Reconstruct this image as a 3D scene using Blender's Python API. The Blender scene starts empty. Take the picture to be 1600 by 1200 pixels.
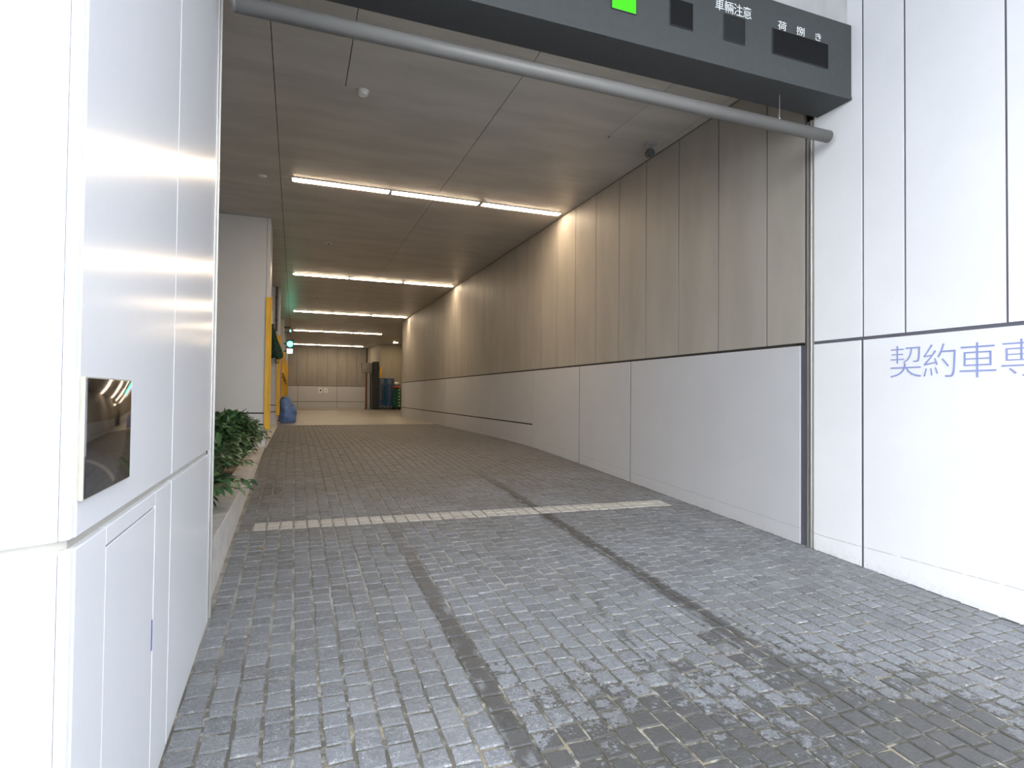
import bpy, bmesh, math, random
from mathutils import Vector, Matrix
random.seed(7)
R = math.radians
scene = bpy.context.scene
COL = scene.collection

# ------------------------------------------------------------------ materials
def new_mat(name):
    m = bpy.data.materials.new(name); m.use_nodes = True
    nt = m.node_tree
    b = nt.nodes['Principled BSDF']
    return m, nt, b

def N(nt, t, **kw):
    n = nt.nodes.new(t)
    for k, v in kw.items():
        if k.startswith('_'): setattr(n, k[1:], v)
    return n

def math_node(nt, op, a, b=None, c=None, clamp=False):
    n = nt.nodes.new('ShaderNodeMath'); n.operation = op; n.use_clamp = clamp
    for i, v in enumerate((a, b, c)):
        if v is None: continue
        if isinstance(v, (int, float)): n.inputs[i].default_value = v
        else: nt.links.new(v, n.inputs[i])
    return n.outputs[0]

def maprange(nt, v, a, b, c=0.0, d=1.0, smooth=True):
    n = nt.nodes.new('ShaderNodeMapRange')
    n.interpolation_type = 'SMOOTHSTEP' if smooth else 'LINEAR'
    nt.links.new(v, n.inputs[0])
    for i, x in enumerate((a, b, c, d)): n.inputs[i + 1].default_value = x
    return n.outputs[0]

def mix(nt, f, a, b):
    n = nt.nodes.new('ShaderNodeMix'); n.data_type = 'RGBA'
    for v, s in ((f, n.inputs[0]), (a, n.inputs[6]), (b, n.inputs[7])):
        if isinstance(v, (int, float)): s.default_value = v
        elif isinstance(v, tuple): s.default_value = (*v, 1) if len(v) == 3 else v
        else: nt.links.new(v, s)
    return n.outputs[2]

def noise(nt, vec, scale, detail=3, rough=.55):
    n = nt.nodes.new('ShaderNodeTexNoise')
    n.inputs['Scale'].default_value = scale; n.inputs['Detail'].default_value = detail
    n.inputs['Roughness'].default_value = rough
    nt.links.new(vec, n.inputs['Vector'])
    return n.outputs['Fac']

def position(nt):
    return nt.nodes.new('ShaderNodeNewGeometry').outputs['Position']

def objcoord(nt):
    return nt.nodes.new('ShaderNodeTexCoord').outputs['Object']

def stretch(nt, vec, s):
    n = nt.nodes.new('ShaderNodeMapping'); n.inputs['Scale'].default_value = s
    nt.links.new(vec, n.inputs['Vector']); return n.outputs[0]

def bump(nt, b, h, strength, dist=.01):
    n = nt.nodes.new('ShaderNodeBump'); n.inputs['Strength'].default_value = strength
    n.inputs['Distance'].default_value = dist
    nt.links.new(h, n.inputs['Height']); nt.links.new(n.outputs[0], b.inputs['Normal'])

def plain(name, col, rough=.5, metal=0.0, var=.08, scale=6.0, sv=(1, 1, 1), bmp=0.0, spec=.5):
    m, nt, b = new_mat(name)
    v = stretch(nt, objcoord(nt), sv)
    f = noise(nt, v, scale)
    c1 = tuple(max(0, x * (1 - var)) for x in col); c2 = tuple(min(1, x * (1 + var)) for x in col)
    nt.links.new(mix(nt, maprange(nt, f, .3, .7), c1, c2), b.inputs['Base Color'])
    b.inputs['Roughness'].default_value = rough; b.inputs['Metallic'].default_value = metal
    b.inputs['Specular IOR Level'].default_value = spec
    if bmp:
        bump(nt, b, noise(nt, v, scale * 12, 2), bmp, .003)
    return m

def emit(name, col, strength):
    m, nt, b = new_mat(name)
    b.inputs['Base Color'].default_value = (.8, .8, .8, 1)
    b.inputs['Emission Color'].default_value = (*col, 1)
    b.inputs['Emission Strength'].default_value = strength
    return m

M = {}
# white clad panels; a thin dirt line runs above the paving
def wall_white(name, col, rough, dirt=True):
    m, nt, b = new_mat(name)
    p = position(nt)
    sp = nt.nodes.new('ShaderNodeSeparateXYZ'); nt.links.new(p, sp.inputs[0])
    n1 = noise(nt, p, 2.2, 4); n2 = noise(nt, p, 38, 3)
    base = mix(nt, maprange(nt, n1, .3, .7), tuple(c * .96 for c in col), col)
    base = mix(nt, maprange(nt, n2, .62, .8, 0, .12), base, (.45, .43, .40))
    if dirt:
        line = math_node(nt, 'MULTIPLY_ADD', sp.outputs['Y'], .0525, -1.243)
        line = math_node(nt, 'MAXIMUM', line, -1.068)
        wob = math_node(nt, 'MULTIPLY_ADD', n1, .012, -.006)
        d = math_node(nt, 'ABSOLUTE', math_node(nt, 'ADD', math_node(nt, 'SUBTRACT', sp.outputs['Z'], line), wob))
        lm = maprange(nt, d, .0005, .005, .8, 0)
        brk = maprange(nt, noise(nt, stretch(nt, p, (1, 7, 1)), 3.0, 5), .33, .50)
        lm = math_node(nt, 'MULTIPLY', lm, brk)
        far = maprange(nt, sp.outputs['Y'], 8.5, 9.3, .75, 0)
        lm = math_node(nt, 'MULTIPLY', lm, far)
        base = mix(nt, lm, base, (.30, .27, .23))
        low = maprange(nt, math_node(nt, 'SUBTRACT', sp.outputs['Z'], math_node(nt, 'MULTIPLY_ADD', sp.outputs['Y'], .0535, -1.37)), 0, .10, 1, 0)
        spl = math_node(nt, 'MULTIPLY', low, maprange(nt, n2, .4, .65, .03, .22))
        base = mix(nt, spl, base, (.42, .40, .37))
    nt.links.new(base, b.inputs['Base Color'])
    b.inputs['Roughness'].default_value = rough
    return m
M['white_panel'] = wall_white('white_panel', (.80, .81, .84), .48)
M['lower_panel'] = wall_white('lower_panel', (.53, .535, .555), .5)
M['block_panel'] = wall_white('block_panel', (.66, .67, .68), .45, dirt=False)

# satin metallic panels of the near left wall
m, nt, b = new_mat('satin_panel')
p = stretch(nt, objcoord(nt), (60, 60, 2.5))
f = noise(nt, p, 9, 2)
nt.links.new(mix(nt, f, (.84, .86, .905), (.885, .90, .94)), b.inputs['Base Color'])
b.inputs['Metallic'].default_value = .04
b.inputs['IOR'].default_value = 1.42
nt.links.new(maprange(nt, f, 0, 1, .17, .23, False), b.inputs['Roughness'])
M['satin'] = m

M['upper_panel'] = plain('upper_panel', (.365, .337, .295), .55, 0, .07, 3, (1, 1, .25), .08)
M['ceiling'] = plain('ceiling_board', (.56, .525, .475), .36, 0, .09, 1.7, (.6, 2.2, 1), .05)
M['joint'] = plain('joint_dark', (.028, .024, .020), .9)
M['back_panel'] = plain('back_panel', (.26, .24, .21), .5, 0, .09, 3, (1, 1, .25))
M['joint_grey'] = plain('joint_grey', (.11, .11, .135), .8)
M['joint_beige'] = plain('joint_beige', (.47, .455, .41), .6)
M['frame_beige'] = plain('frame_beige', (.38, .365, .31), .6)
M['facade'] = plain('facade_panel', (.42, .425, .425), .5)
M['sign_dark'] = plain('sign_housing', (.046, .050, .051), .6, 0, .06, 20, (1, 1, 1), .04)
M['led_off'] = None
M['letter_white'] = plain('letter_white', (.80, .82, .82), .5, 0, .02)
M['letter_blue'] = plain('letter_blue', (.27, .31, .56), .5, 0, .05)
M['alu'] = plain('aluminium', (.55, .54, .52), .38, .7, .05, 8, (1, 1, .2))
M['track_dark'] = plain('track_dark', (.09, .09, .11), .5)
M['pipe'] = plain('pipe_grey', (.165, .16, .15), .45, .15, .06, 3, (.6, 3, 3))
M['wire'] = plain('wire', (.6, .6, .6), .4, .5)
M['yellow'] = plain('guard_yellow', (.80, .47, .035), .5, 0, .10, 5, (3, 3, .5))
M['orange_edge'] = plain('guard_edge', (.62, .33, .08), .6, 0, .15, 8)
M['concrete_curb'] = plain('curb_concrete', (.58, .56, .53), .8, 0, .12, 7, (1, 1, 1), .15)
M['soil'] = plain('soil', (.22, .185, .14), .95, 0, .3, 14, (1, 1, 1), .5)
M['plastic_white'] = plain('plastic_white', (.85, .84, .80), .4, 0, .03)
M['plastic_dark'] = plain('plastic_dark', (.035, .036, .037), .4)
M['frame_grey'] = plain('frame_grey', (.42, .41, .40), .4, .3)
M['net'] = plain('net_green', (.012, .045, .032), .85, 0, .4, 30, (1, 1, .4), .6)
M['sheet_blue'] = plain('sheet_blue', (.13, .24, .54), .42, 0, .18, 7, (1, 1, 1), .15)
M['cage_blue'] = plain('cage_blue', (.03, .13, .32), .4, .2)
M['crate_green'] = plain('crate_green', (.012, .12, .05), .5)
M['tag_white'] = plain('tag_white', (.75, .77, .74), .6)
M['red'] = plain('red_plastic', (.65, .07, .03), .45)
M['black'] = plain('black_rubber', (.015, .015, .015), .6)
M['steel_dark'] = plain('steel_dark', (.035, .033, .03), .4, .3, .2, 4)
M['rust'] = plain('rusty_steel', (.17, .06, .035), .6, .1, .3, 9, (1, 1, .3))
M['box_grey'] = plain('box_grey', (.36, .34, .31), .5)
M['pink_post'] = plain('post_pink', (.62, .42, .34), .5)
M['rope'] = plain('rope_dark', (.10, .05, .04), .9)
M['leaf_dry'] = plain('leaf_dry', (.62, .33, .06), .7)
M['stem'] = plain('stem', (.10, .08, .04), .8)
M['slot_blue'] = plain('slot_blue', (.10, .11, .30), .5)
M['paint_white'] = plain('floor_paint', (.74, .72, .66), .5, 0, .15, 12)
M['ground'] = plain('ground_paving', (.23, .24, .26), .8, 0, .15, 5)

# recessed LED matrices
def led(name, lit):
    m, nt, b = new_mat(name)
    p = stretch(nt, objcoord(nt), (95, 95, 95))
    fr = nt.nodes.new('ShaderNodeVectorMath'); fr.operation = 'FRACTION'; nt.links.new(p, fr.inputs[0])
    sp = nt.nodes.new('ShaderNodeSeparateXYZ'); nt.links.new(fr.outputs[0], sp.inputs[0])
    dx = math_node(nt, 'SUBTRACT', sp.outputs['X'], .5); dz = math_node(nt, 'SUBTRACT', sp.outputs['Z'], .5)
    d = math_node(nt, 'SQRT', math_node(nt, 'ADD', math_node(nt, 'MULTIPLY', dx, dx), math_node(nt, 'MULTIPLY', dz, dz)))
    dot = maprange(nt, d, .34, .46, 1, 0)
    if lit:
        nt.links.new(mix(nt, dot, (.02, .10, .015), (.05, .3, .02)), b.inputs['Base Color'])
        nt.links.new(mix(nt, dot, (.015, .30, .0), (.065, 1.0, .0)), b.inputs['Emission Color'])
        b.inputs['Emission Strength'].default_value = 1.25
    else:
        nt.links.new(mix(nt, dot, (.006, .0065, .007), (.013, .0135, .014)), b.inputs['Base Color'])
    b.inputs['Roughness'].default_value = .8
    b.inputs['Specular IOR Level'].default_value = .15
    return m
M['led_off'] = led('led_off', False); M['led_green'] = led('led_green', True)
M['led_blank'] = plain('led_blank', (.018, .020, .021), .7, spec=.2)

TUBE = 52.0
M['tube'] = emit('tube_light', (1.0, .775, .54), TUBE)
M['downlight'] = emit('downlight', (1.0, .74, .42), 230)
M['signal_green'] = emit('signal_green', (.03, 1.0, .58), 14)
M['spark_green'] = emit('spark_green', (.1, 1.0, .65), 4)
M['sign_lit'] = emit('sign_lit', (.95, .97, 1.0), 2.2)
M['slit'] = emit('slit', (1, .8, .5), 3)

# dark glass plate
m, nt, b = new_mat('dark_glass')        # flat fresnel mirror sheet: reflects like a convex mirror
b.inputs['Base Color'].default_value = (.30, .30, .32, 1)
b.inputs['Metallic'].default_value = 1.0
oc = objcoord(nt); so = nt.nodes.new('ShaderNodeSeparateXYZ'); nt.links.new(oc, so.inputs[0])
cmb = nt.nodes.new('ShaderNodeCombineXYZ'); cmb.inputs[0].default_value = 1
nt.links.new(math_node(nt, 'MULTIPLY', so.outputs['Y'], .8), cmb.inputs[1])
nt.links.new(math_node(nt, 'MULTIPLY_ADD', so.outputs['Z'], 4.0, -.48), cmb.inputs[2])
nz = nt.nodes.new('ShaderNodeVectorMath'); nz.operation = 'NORMALIZE'; nt.links.new(cmb.outputs[0], nz.inputs[0])
nt.links.new(nz.outputs[0], b.inputs['Normal'])
b.inputs['Roughness'].default_value = .08
M['dark_glass'] = m

# leaves
m, nt, b = new_mat('leaf_green')
a = nt.nodes.new('ShaderNodeAttribute'); a.attribute_name = 'tone'
c = mix(nt, a.outputs['Fac'], (.024, .080, .034), (.13, .24, .085))
nt.links.new(c, b.inputs['Base Color']); b.inputs['Roughness'].default_value = .38
M['leaf'] = m

# indoor concrete floor, slightly polished
m, nt, b = new_mat('concrete_floor')
p = position(nt)
n1 = noise(nt, p, 1.1, 5); n2 = noise(nt, p, 9, 4)
c = mix(nt, maprange(nt, n1, .3, .7), (.28, .26, .225), (.37, .345, .305))
c = mix(nt, maprange(nt, n2, .55, .75, 0, .25), c, (.30, .28, .25))
nt.links.new(c, b.inputs['Base Color']); b.inputs['Roughness'].default_value = .33
M['concrete'] = m

# damp field on the paving, shared by stone and mortar
def damp_field(nt, local):
    p = position(nt)
    sp = nt.nodes.new('ShaderNodeSeparateXYZ'); nt.links.new(p, sp.inputs[0])
    X, Y = sp.outputs['X'], sp.outputs['Y']
    nA = noise(nt, p, 5.5, 4, .6); nB = noise(nt, p, 21, 4, .65); nC = noise(nt, p, 1.7, 3)
    wob = math_node(nt, 'MULTIPLY_ADD', noise(nt, p, 30, 5, .7), .12, -.06)
    # streak one: one stone course wide
    def streak(cx, half, y0, y1, y2, y3, breakup):
        d = math_node(nt, 'ABSOLUTE', math_node(nt, 'ADD', math_node(nt, 'SUBTRACT', X, cx), wob))
        s = maprange(nt, d, half - .015, half + .018, 1, 0)
        s = math_node(nt, 'MULTIPLY', s, maprange(nt, Y, y0, y1))
        s = math_node(nt, 'MULTIPLY', s, maprange(nt, Y, y2, y3, 1, 0))
        g = maprange(nt, noise(nt, stretch(nt, p, (6, 2, 1)), 2.3, 4), breakup, breakup + .16)
        return math_node(nt, 'MULTIPLY', s, g)
    cx2 = math_node(nt, 'MULTIPLY_ADD', Y, .010, 2.155)
    s1 = streak(.79, .048, -2, -1, 2.6, 5.6, .30)
    s2 = streak(cx2, .058, -2, -1, 5.6, 8.0, .30)
    s3 = math_node(nt, 'MULTIPLY', streak(1.62, .055, 1.9, 2.2, 3.0, 3.5, .47), .85)
    # puddled zone towards the street
    fy = maprange(nt, Y, 1.45, 3.0, 1, 0, False)
    fxa = maprange(nt, X, .62, .95)
    fxb = maprange(nt, X, 2.3, 3.3, 1, .15)
    pool = math_node(nt, 'MULTIPLY', math_node(nt, 'MULTIPLY', fy, fxa), fxb)
    e = math_node(nt, 'MULTIPLY', local, .20)
    t = math_node(nt, 'ADD', math_node(nt, 'MULTIPLY', pool, .86), e)
    t = math_node(nt, 'ADD', t, math_node(nt, 'MULTIPLY_ADD', noise(nt, p, 48, 5, .7), 1.25, -.625))
    t = math_node(nt, 'ADD', t, math_node(nt, 'MULTIPLY_ADD', nB, .7, -.35))
    t = math_node(nt, 'ADD', t, math_node(nt, 'MULTIPLY_ADD', nA, .45, -.225))
    tn = nt.nodes.new('ShaderNodeAttribute'); tn.attribute_name = 'tone'
    t = math_node(nt, 'ADD', t, math_node(nt, 'MULTIPLY_ADD', tn.outputs['Fac'], .5, -.25))
    t = math_node(nt, 'ADD', t, math_node(nt, 'MULTIPLY_ADD', nC, .6, -.30))
    pm = math_node(nt, 'MULTIPLY', maprange(nt, t, .56, .66), maprange(nt, pool, .02, .15))
    dmp = math_node(nt, 'MAXIMUM', math_node(nt, 'MAXIMUM', s1, s2), math_node(nt, 'MAXIMUM', s3, pm))
    # oil mark by the planter
    ox = math_node(nt, 'DIVIDE', math_node(nt, 'ADD', X, .22), .20); oy = math_node(nt, 'DIVIDE', math_node(nt, 'SUBTRACT', Y, 6.4), .75)
    o = math_node(nt, 'SQRT', math_node(nt, 'ADD', math_node(nt, 'MULTIPLY', ox, ox), math_node(nt, 'MULTIPLY', oy, oy)))
    o = math_node(nt, 'MULTIPLY', maprange(nt, o, .3, 1.05, 1, 0), maprange(nt, nA, .34, .62))
    brown = math_node(nt, 'MAXIMUM', math_node(nt, 'MULTIPLY', o, .8), math_node(nt, 'MULTIPLY', s1, maprange(nt, Y, 3.2, 4.4)))
    return dmp, brown, o, (nA, nB, nC, X, Y, p)

m, nt, b = new_mat('granite_sett')
uv = nt.nodes.new('ShaderNodeUVMap'); uv.uv_map = 'stone'
su = nt.nodes.new('ShaderNodeSeparateXYZ'); nt.links.new(uv.outputs[0], su.inputs[0])
ex = math_node(nt, 'ABSOLUTE', math_node(nt, 'MULTIPLY_ADD', su.outputs['X'], 2, -1))
ey = math_node(nt, 'ABSOLUTE', math_node(nt, 'MULTIPLY_ADD', su.outputs['Y'], 2, -1))
edge = math_node(nt, 'POWER', math_node(nt, 'MAXIMUM', ex, ey), 2.0)
dmp, brown, oil, (nA, nB, nC, X, Y, p) = damp_field(nt, edge)
tone = nt.nodes.new('ShaderNodeAttribute'); tone.attribute_name = 'tone'
c = mix(nt, tone.outputs['Fac'], (.112, .120, .133), (.205, .219, .242))
fine = noise(nt, p, 160, 2, .7); mid = noise(nt, p, 60, 3, .6)
c = mix(nt, maprange(nt, mid, .35, .7, 0, .45), c, (.265, .275, .295))
c = mix(nt, maprange(nt, math_node(nt, 'MULTIPLY_ADD', nB, .5, math_node(nt, 'ADD', fine, -.25)), .55, .74, 0, .7), c, (.46, .47, .49))
c = mix(nt, maprange(nt, fine, .40, .25, 0, .5), c, (.07, .07, .07))
chip = math_node(nt, 'MULTIPLY', maprange(nt, ey, .80, .97), maprange(nt, nB, .54, .70, 0, .40))
c = mix(nt, chip, c, (.58, .57, .55))
dust = math_node(nt, 'MULTIPLY', maprange(nt, math_node(nt, 'ADD', Y, math_node(nt, 'MULTIPLY_ADD', nC, 3.0, -1.5)), 4.4, 7.6), .5)  # dimmer brown light of the passage, painted into the stone colour along Y
c = mix(nt, maprange(nt, nC, .35, .65, 0, .2), c, (.14, .125, .11))
c = mix(nt, dust, c, (.095, .075, .058))  # painted dimmer brown light of the passage, not dirt on the setts
c = mix(nt, math_node(nt, 'MULTIPLY', dmp, .80), c, (.046, .044, .041))
c = mix(nt, math_node(nt, 'MULTIPLY', brown, .55), c, (.085, .055, .035))
c = mix(nt, math_node(nt, 'MULTIPLY', oil, .6), c, (.04, .035, .03))
nt.links.new(c, b.inputs['Base Color'])
nt.links.new(maprange(nt, dmp, 0, 1, .62, .48, False), b.inputs['Roughness'])
h = math_node(nt, 'ADD', math_node(nt, 'MULTIPLY', mid, 1.0), math_node(nt, 'MULTIPLY', nB, 1.4))
bump(nt, b, h, .55, .006)
M['sett'] = m

m, nt, b = new_mat('white_sett')
p = position(nt); f = noise(nt, p, 90, 3, .7); g = noise(nt, p, 9, 4)
c = mix(nt, maprange(nt, f, .3, .7), (.40, .385, .355), (.62, .605, .575))
c = mix(nt, maprange(nt, g, .45, .7, 0, .4), c, (.36, .31, .26))
nt.links.new(c, b.inputs['Base Color']); b.inputs['Roughness'].default_value = .7
bump(nt, b, f, .4, .004)
M['white_sett'] = m

m, nt, b = new_mat('mortar')
zero = nt.nodes.new('ShaderNodeValue'); zero.outputs[0].default_value = .9
dmp, brown, oil, (nA, nB, nC, X, Y, p) = damp_field(nt, zero.outputs[0])
c = mix(nt, maprange(nt, nA, .35, .65), (.21, .20, .175), (.38, .365, .335))
grime = math_node(nt, 'MULTIPLY', maprange(nt, Y, 2.4, 3.6, 1, 0), maprange(nt, nB, .34, .52))
c = mix(nt, math_node(nt, 'MULTIPLY', grime, .78), c, (.07, .062, .045))
passage_shade_m = maprange(nt, math_node(nt, 'ADD', Y, math_node(nt, 'MULTIPLY_ADD', nC, 3.0, -1.5)), 4.6, 8.5, 0, .72)  # mortar colour also carries the painted shade of the passage, stronger further in
c = mix(nt, passage_shade_m, c, (.12, .10, .08))
dm = math_node(nt, 'MULTIPLY', dmp, maprange(nt, nA, .62, .50))
c = mix(nt, math_node(nt, 'MULTIPLY', dm, .75), c, (.05, .045, .035))
moss = math_node(nt, 'MULTIPLY', maprange(nt, nA, .56, .66, 0, .5), maprange(nt, Y, 2.0, 3.6, 1, 0))
c = mix(nt, moss, c, (.33, .285, .19))
nt.links.new(c, b.inputs['Base Color']); b.inputs['Roughness'].default_value = .9
bump(nt, b, nB, .5, .004)
M['mortar'] = m

# ------------------------------------------------------------------ mesh builder
class MB:
    def __init__(s): s.v = []; s.f = []; s.mi = []; s.mat = 0
    def add(s, vs, fs):
        o = len(s.v); s.v += [tuple(x) for x in vs]
        for f in fs: s.f.append([i + o for i in f]); s.mi.append(s.mat)
        return s
    def box(s, x0, x1, y0, y1, z0, z1):
        vs = [(x, y, z) for x in (x0, x1) for y in (y0, y1) for z in (z0, z1)]
        return s.add(vs, [(0, 1, 3, 2), (4, 6, 7, 5), (0, 4, 5, 1), (2, 3, 7, 6), (0, 2, 6, 4), (1, 5, 7, 3)])
    def prism(s, poly, z0, z1):
        n = len(poly); z = lambda q, p: q(p) if callable(q) else q
        vs = [(p[0], p[1], z(z0, p)) for p in poly] + [(p[0], p[1], z(z1, p)) for p in poly]
        fs = [(i, (i + 1) % n, n + (i + 1) % n, n + i) for i in range(n)] + [tuple(range(n))[::-1], tuple(range(n, 2 * n))]
        return s.add(vs, fs)
    def tube(s, pts, r, n=10, cap=True):
        pts = [Vector(p) for p in pts]; rs = r if isinstance(r, (list, tuple)) else [r] * len(pts)
        vs = []; fs = []; a = None
        for i, p in enumerate(pts):
            d = (pts[min(i + 1, len(pts) - 1)] - pts[max(i - 1, 0)]).normalized()
            if a is None: a = d.orthogonal().normalized()
            a = (a - d * a.dot(d)).normalized(); c = d.cross(a)
            for k in range(n):
                t = 2 * math.pi * k / n
                vs.append(p + (a * math.cos(t) + c * math.sin(t)) * rs[i])
        for i in range(len(pts) - 1):
            for k in range(n):
                k2 = (k + 1) % n
                fs.append((i * n + k, i * n + k2, (i + 1) * n + k2, (i + 1) * n + k))
        if cap:
            fs.append(tuple(range(n))[::-1]); fs.append(tuple((len(pts) - 1) * n + k for k in range(n)))
        return s.add(vs, fs)
    def lathe(s, prof, c=(0, 0, 0), n=24):
        vs = []; fs = []
        for (r, z) in prof:
            for k in range(n):
                t = 2 * math.pi * k / n; vs.append((c[0] + r * math.cos(t), c[1] + r * math.sin(t), c[2] + z))
        for i in range(len(prof) - 1):
            for k in range(n):
                k2 = (k + 1) % n; fs.append((i * n + k, i * n + k2, (i + 1) * n + k2, (i + 1) * n + k))
        fs.append(tuple(range(n))[::-1]); fs.append(tuple((len(prof) - 1) * n + k for k in range(n)))
        return s.add(vs, fs)
    def build(s, name, mats, parent=None, bevel=0, smooth=False, fix=True):
        q = Vector((0, 0, 0)); a = parent
        while a: q = q + a.location; a = a.parent
        me = bpy.data.meshes.new(name); me.from_pydata([(v[0] - q.x, v[1] - q.y, v[2] - q.z) for v in s.v], [], s.f)
        if not isinstance(mats, (list, tuple)): mats = [mats]
        for m in mats: me.materials.append(m)
        me.polygons.foreach_set('material_index', s.mi)
        if fix:
            bm = bmesh.new(); bm.from_mesh(me)
            bmesh.ops.recalc_face_normals(bm, faces=bm.faces); bm.to_mesh(me); bm.free()
        if smooth: me.shade_smooth()
        me.update()
        o = bpy.data.objects.new(name, me); COL.objects.link(o)
        if parent: o.parent = parent
        if bevel:
            b = o.modifiers.new('bevel', 'BEVEL'); b.width = bevel; b.segments = 2; b.limit_method = 'ANGLE'
        return o

def tag(o, label, cat, group=None):
    o['label'] = label; o['category'] = cat
    if group: o['group'] = group
    return o
def struct(o): o['kind'] = 'structure'; return o
def thing(name, label, cat, loc, group=None):
    o = bpy.data.objects.new(name, None); COL.objects.link(o); o.location = loc; o.empty_display_size = .1
    return tag(o, label, cat, group)
def copy_thing(o, loc, label):
    c = o.copy(); COL.objects.link(c); c.location = loc; c['label'] = label
    for ch in o.children:
        d = ch.copy(); COL.objects.link(d); d.parent = c
        for g in ch.children:
            e = g.copy(); COL.objects.link(e); e.parent = d
    return c

# ------------------------------------------------------------------ levels (camera eye is z = 0)
CZ = 2.80; XR = 3.86; FI = -.857; YB = 36.6
def fz(y):                      # paved ramp, levelling out into the hall
    a = -1.37 + .0535 * max(y, -2.0)
    k = .035
    return -k * math.log(math.exp(-a / k) + math.exp(-FI / k))

# ------------------------------------------------------------------ floor: granite setts in mortar
PX = .1035; X0 = -.297
def left_limit(y):              # front of the left wall
    if y > 1.39: return -.405
    if y < -1.2: return -4.0
    return max(-4.0, -.43 - (1.375 - y) * (.888 / .46) * .0 - (0 if y > 1.30 else 0))
def inside_left_wall(x, y):
    if x > -.41: return False
    if y > 1.39: return True
    # angled street face from (-.43,1.375) along (-.888,-.46)
    t = (-.43 - x) / .888
    return y > 1.375 - .46 * t
sv = []; sf = []; smi = []; stone = []; uvl = []; rnd = random.Random(3)
def sett(x0, x1, y0, y1, white):
    cx = (x0 + x1) / 2; cy = (y0 + y1) / 2; o = len(sv)
    tone = min(1, max(0, rnd.gauss(.5, .22))); dz = rnd.gauss(0, .0008); tx = rnd.gauss(0, .008); ty = rnd.gauss(0, .008)
    jit = [(rnd.gauss(0, .0024), rnd.gauss(0, .0026)) for _ in range(4)]
    cor = [(x0, y0), (x1, y0), (x1, y1), (x0, y1)]
    for ins, z in ((.0, -.016), (.0018, -.0020), (.0065, 0.0)):
        for k, (x, y) in enumerate(cor):
            sx = 1 if k in (0, 3) else -1; sy = 1 if k in (0, 1) else -1
            px = x + sx * ins + jit[k][0]; py = y + sy * ins + jit[k][1]
            zz = fz(py) + z + dz + ((px - cx) * tx + (py - cy) * ty if z > -.01 else 0)
            sv.append((px, py, zz)); stone.append(tone)
            uvl.append(((px - x0) / (x1 - x0), (py - y0) / (y1 - y0)))
    fs = []
    for r in (0, 1):
        for k in range(4):
            k2 = (k + 1) % 4; fs.append((o + r * 4 + k, o + r * 4 + k2, o + r * 4 + 4 + k2, o + r * 4 + 4 + k))
    fs.append((o + 8, o + 9, o + 10, o + 11))
    for f in fs: sf.append(f); smi.append(1 if white else 0)
for i in range(-26, 42):
    xa = X0 + PX * (i - 1 + 0) + .005; xb = xa + PX - .011 + rnd.gauss(0, .001)
    if i == 41: xb = XR - .012
    sh = -.021 * (xa + .297)
    ys = 5.045 + sh; base = i >= 1 and i <= 38
    # the two white courses
    for k in (0, 1):
        if i >= 0:
            sett(xa, xb, ys + .118 * k + .003, ys + .118 * (k + 1) - .004, base)
    y = ys + .236; 
    off = rnd.uniform(-.028, .028)
    first = True
    while y < 16.42 and i >= 0:
        L = min(.135, max(.085, rnd.gauss(.107, .007))) + (off if first else 0); first = False
        if y + L > 16.38: L = 16.43 - y
        if L > .03: sett(xa, xb, y + .005, y + L - .005, False)
        y += L
    y = ys; first = True
    while y > -1.0:
        L = min(.135, max(.085, rnd.gauss(.107, .007))) + (off if first else 0); first = False
        if i >= 0 or not inside_left_wall(xa - .0, y + .0):
            if i >= 0 or (y < 1.35 and not inside_left_wall(xa, y)):
                sett(xa, xb, y - L + .005, y - .005, False)
        y -= L
me = bpy.data.meshes.new('floor_paving'); me.from_pydata(sv, [], sf)
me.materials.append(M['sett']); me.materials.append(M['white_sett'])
me.polygons.foreach_set('material_index', smi)
at = me.attributes.new('tone', 'FLOAT', 'POINT'); at.data.foreach_set('value', stone)
ul = me.uv_layers.new(name='stone')
li = [0] * len(me.loops); me.loops.foreach_get('vertex_index', li)
flat = []
for v in li: flat += uvl[v]
ul.data.foreach_set('uv', flat)
me.update()
struct_p = bpy.data.objects.new('floor_paving', me); COL.objects.link(struct_p); struct(struct_p)
# mortar bed
b_ = MB(); ys = [-1.1 + .35 * k for k in range(51)]; ys[-1] = 16.45
for xa, xb, lo, hi in ((-.58, XR + .02, -1.1, 16.45), (-3.3, -.412, -1.1, 1.40)):
    for k in range(len(ys) - 1):
        if ys[k] >= hi: break
        y1 = min(ys[k + 1], hi)
        b_.add([(xa, ys[k], fz(ys[k]) - .0055), (xb, ys[k], fz(ys[k]) - .0055), (xb, y1, fz(y1) - .0055), (xa, y1, fz(y1) - .0055)], [(0, 1, 2, 3)])
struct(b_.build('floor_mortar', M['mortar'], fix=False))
# indoor concrete
b_ = MB(); b_.box(-3.2, 9.2, 16.45, YB + .3, FI - .15, FI)
struct(b_.build('floor', M['concrete']))
# street in front
b_ = MB(); b_.box(-30, 30, -40, -1.1, -1.75, fz(-1.1) - .004)
struct(b_.build('floor_street', M['ground']))
# concrete edging strip beside the pillars
b_ = MB(); b_.box(-3.2, -.40, 10.0, 16.45, FI - .2, FI + .008)
struct(b_.build('floor_edging', M['concrete_curb'], bevel=.004))

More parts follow.
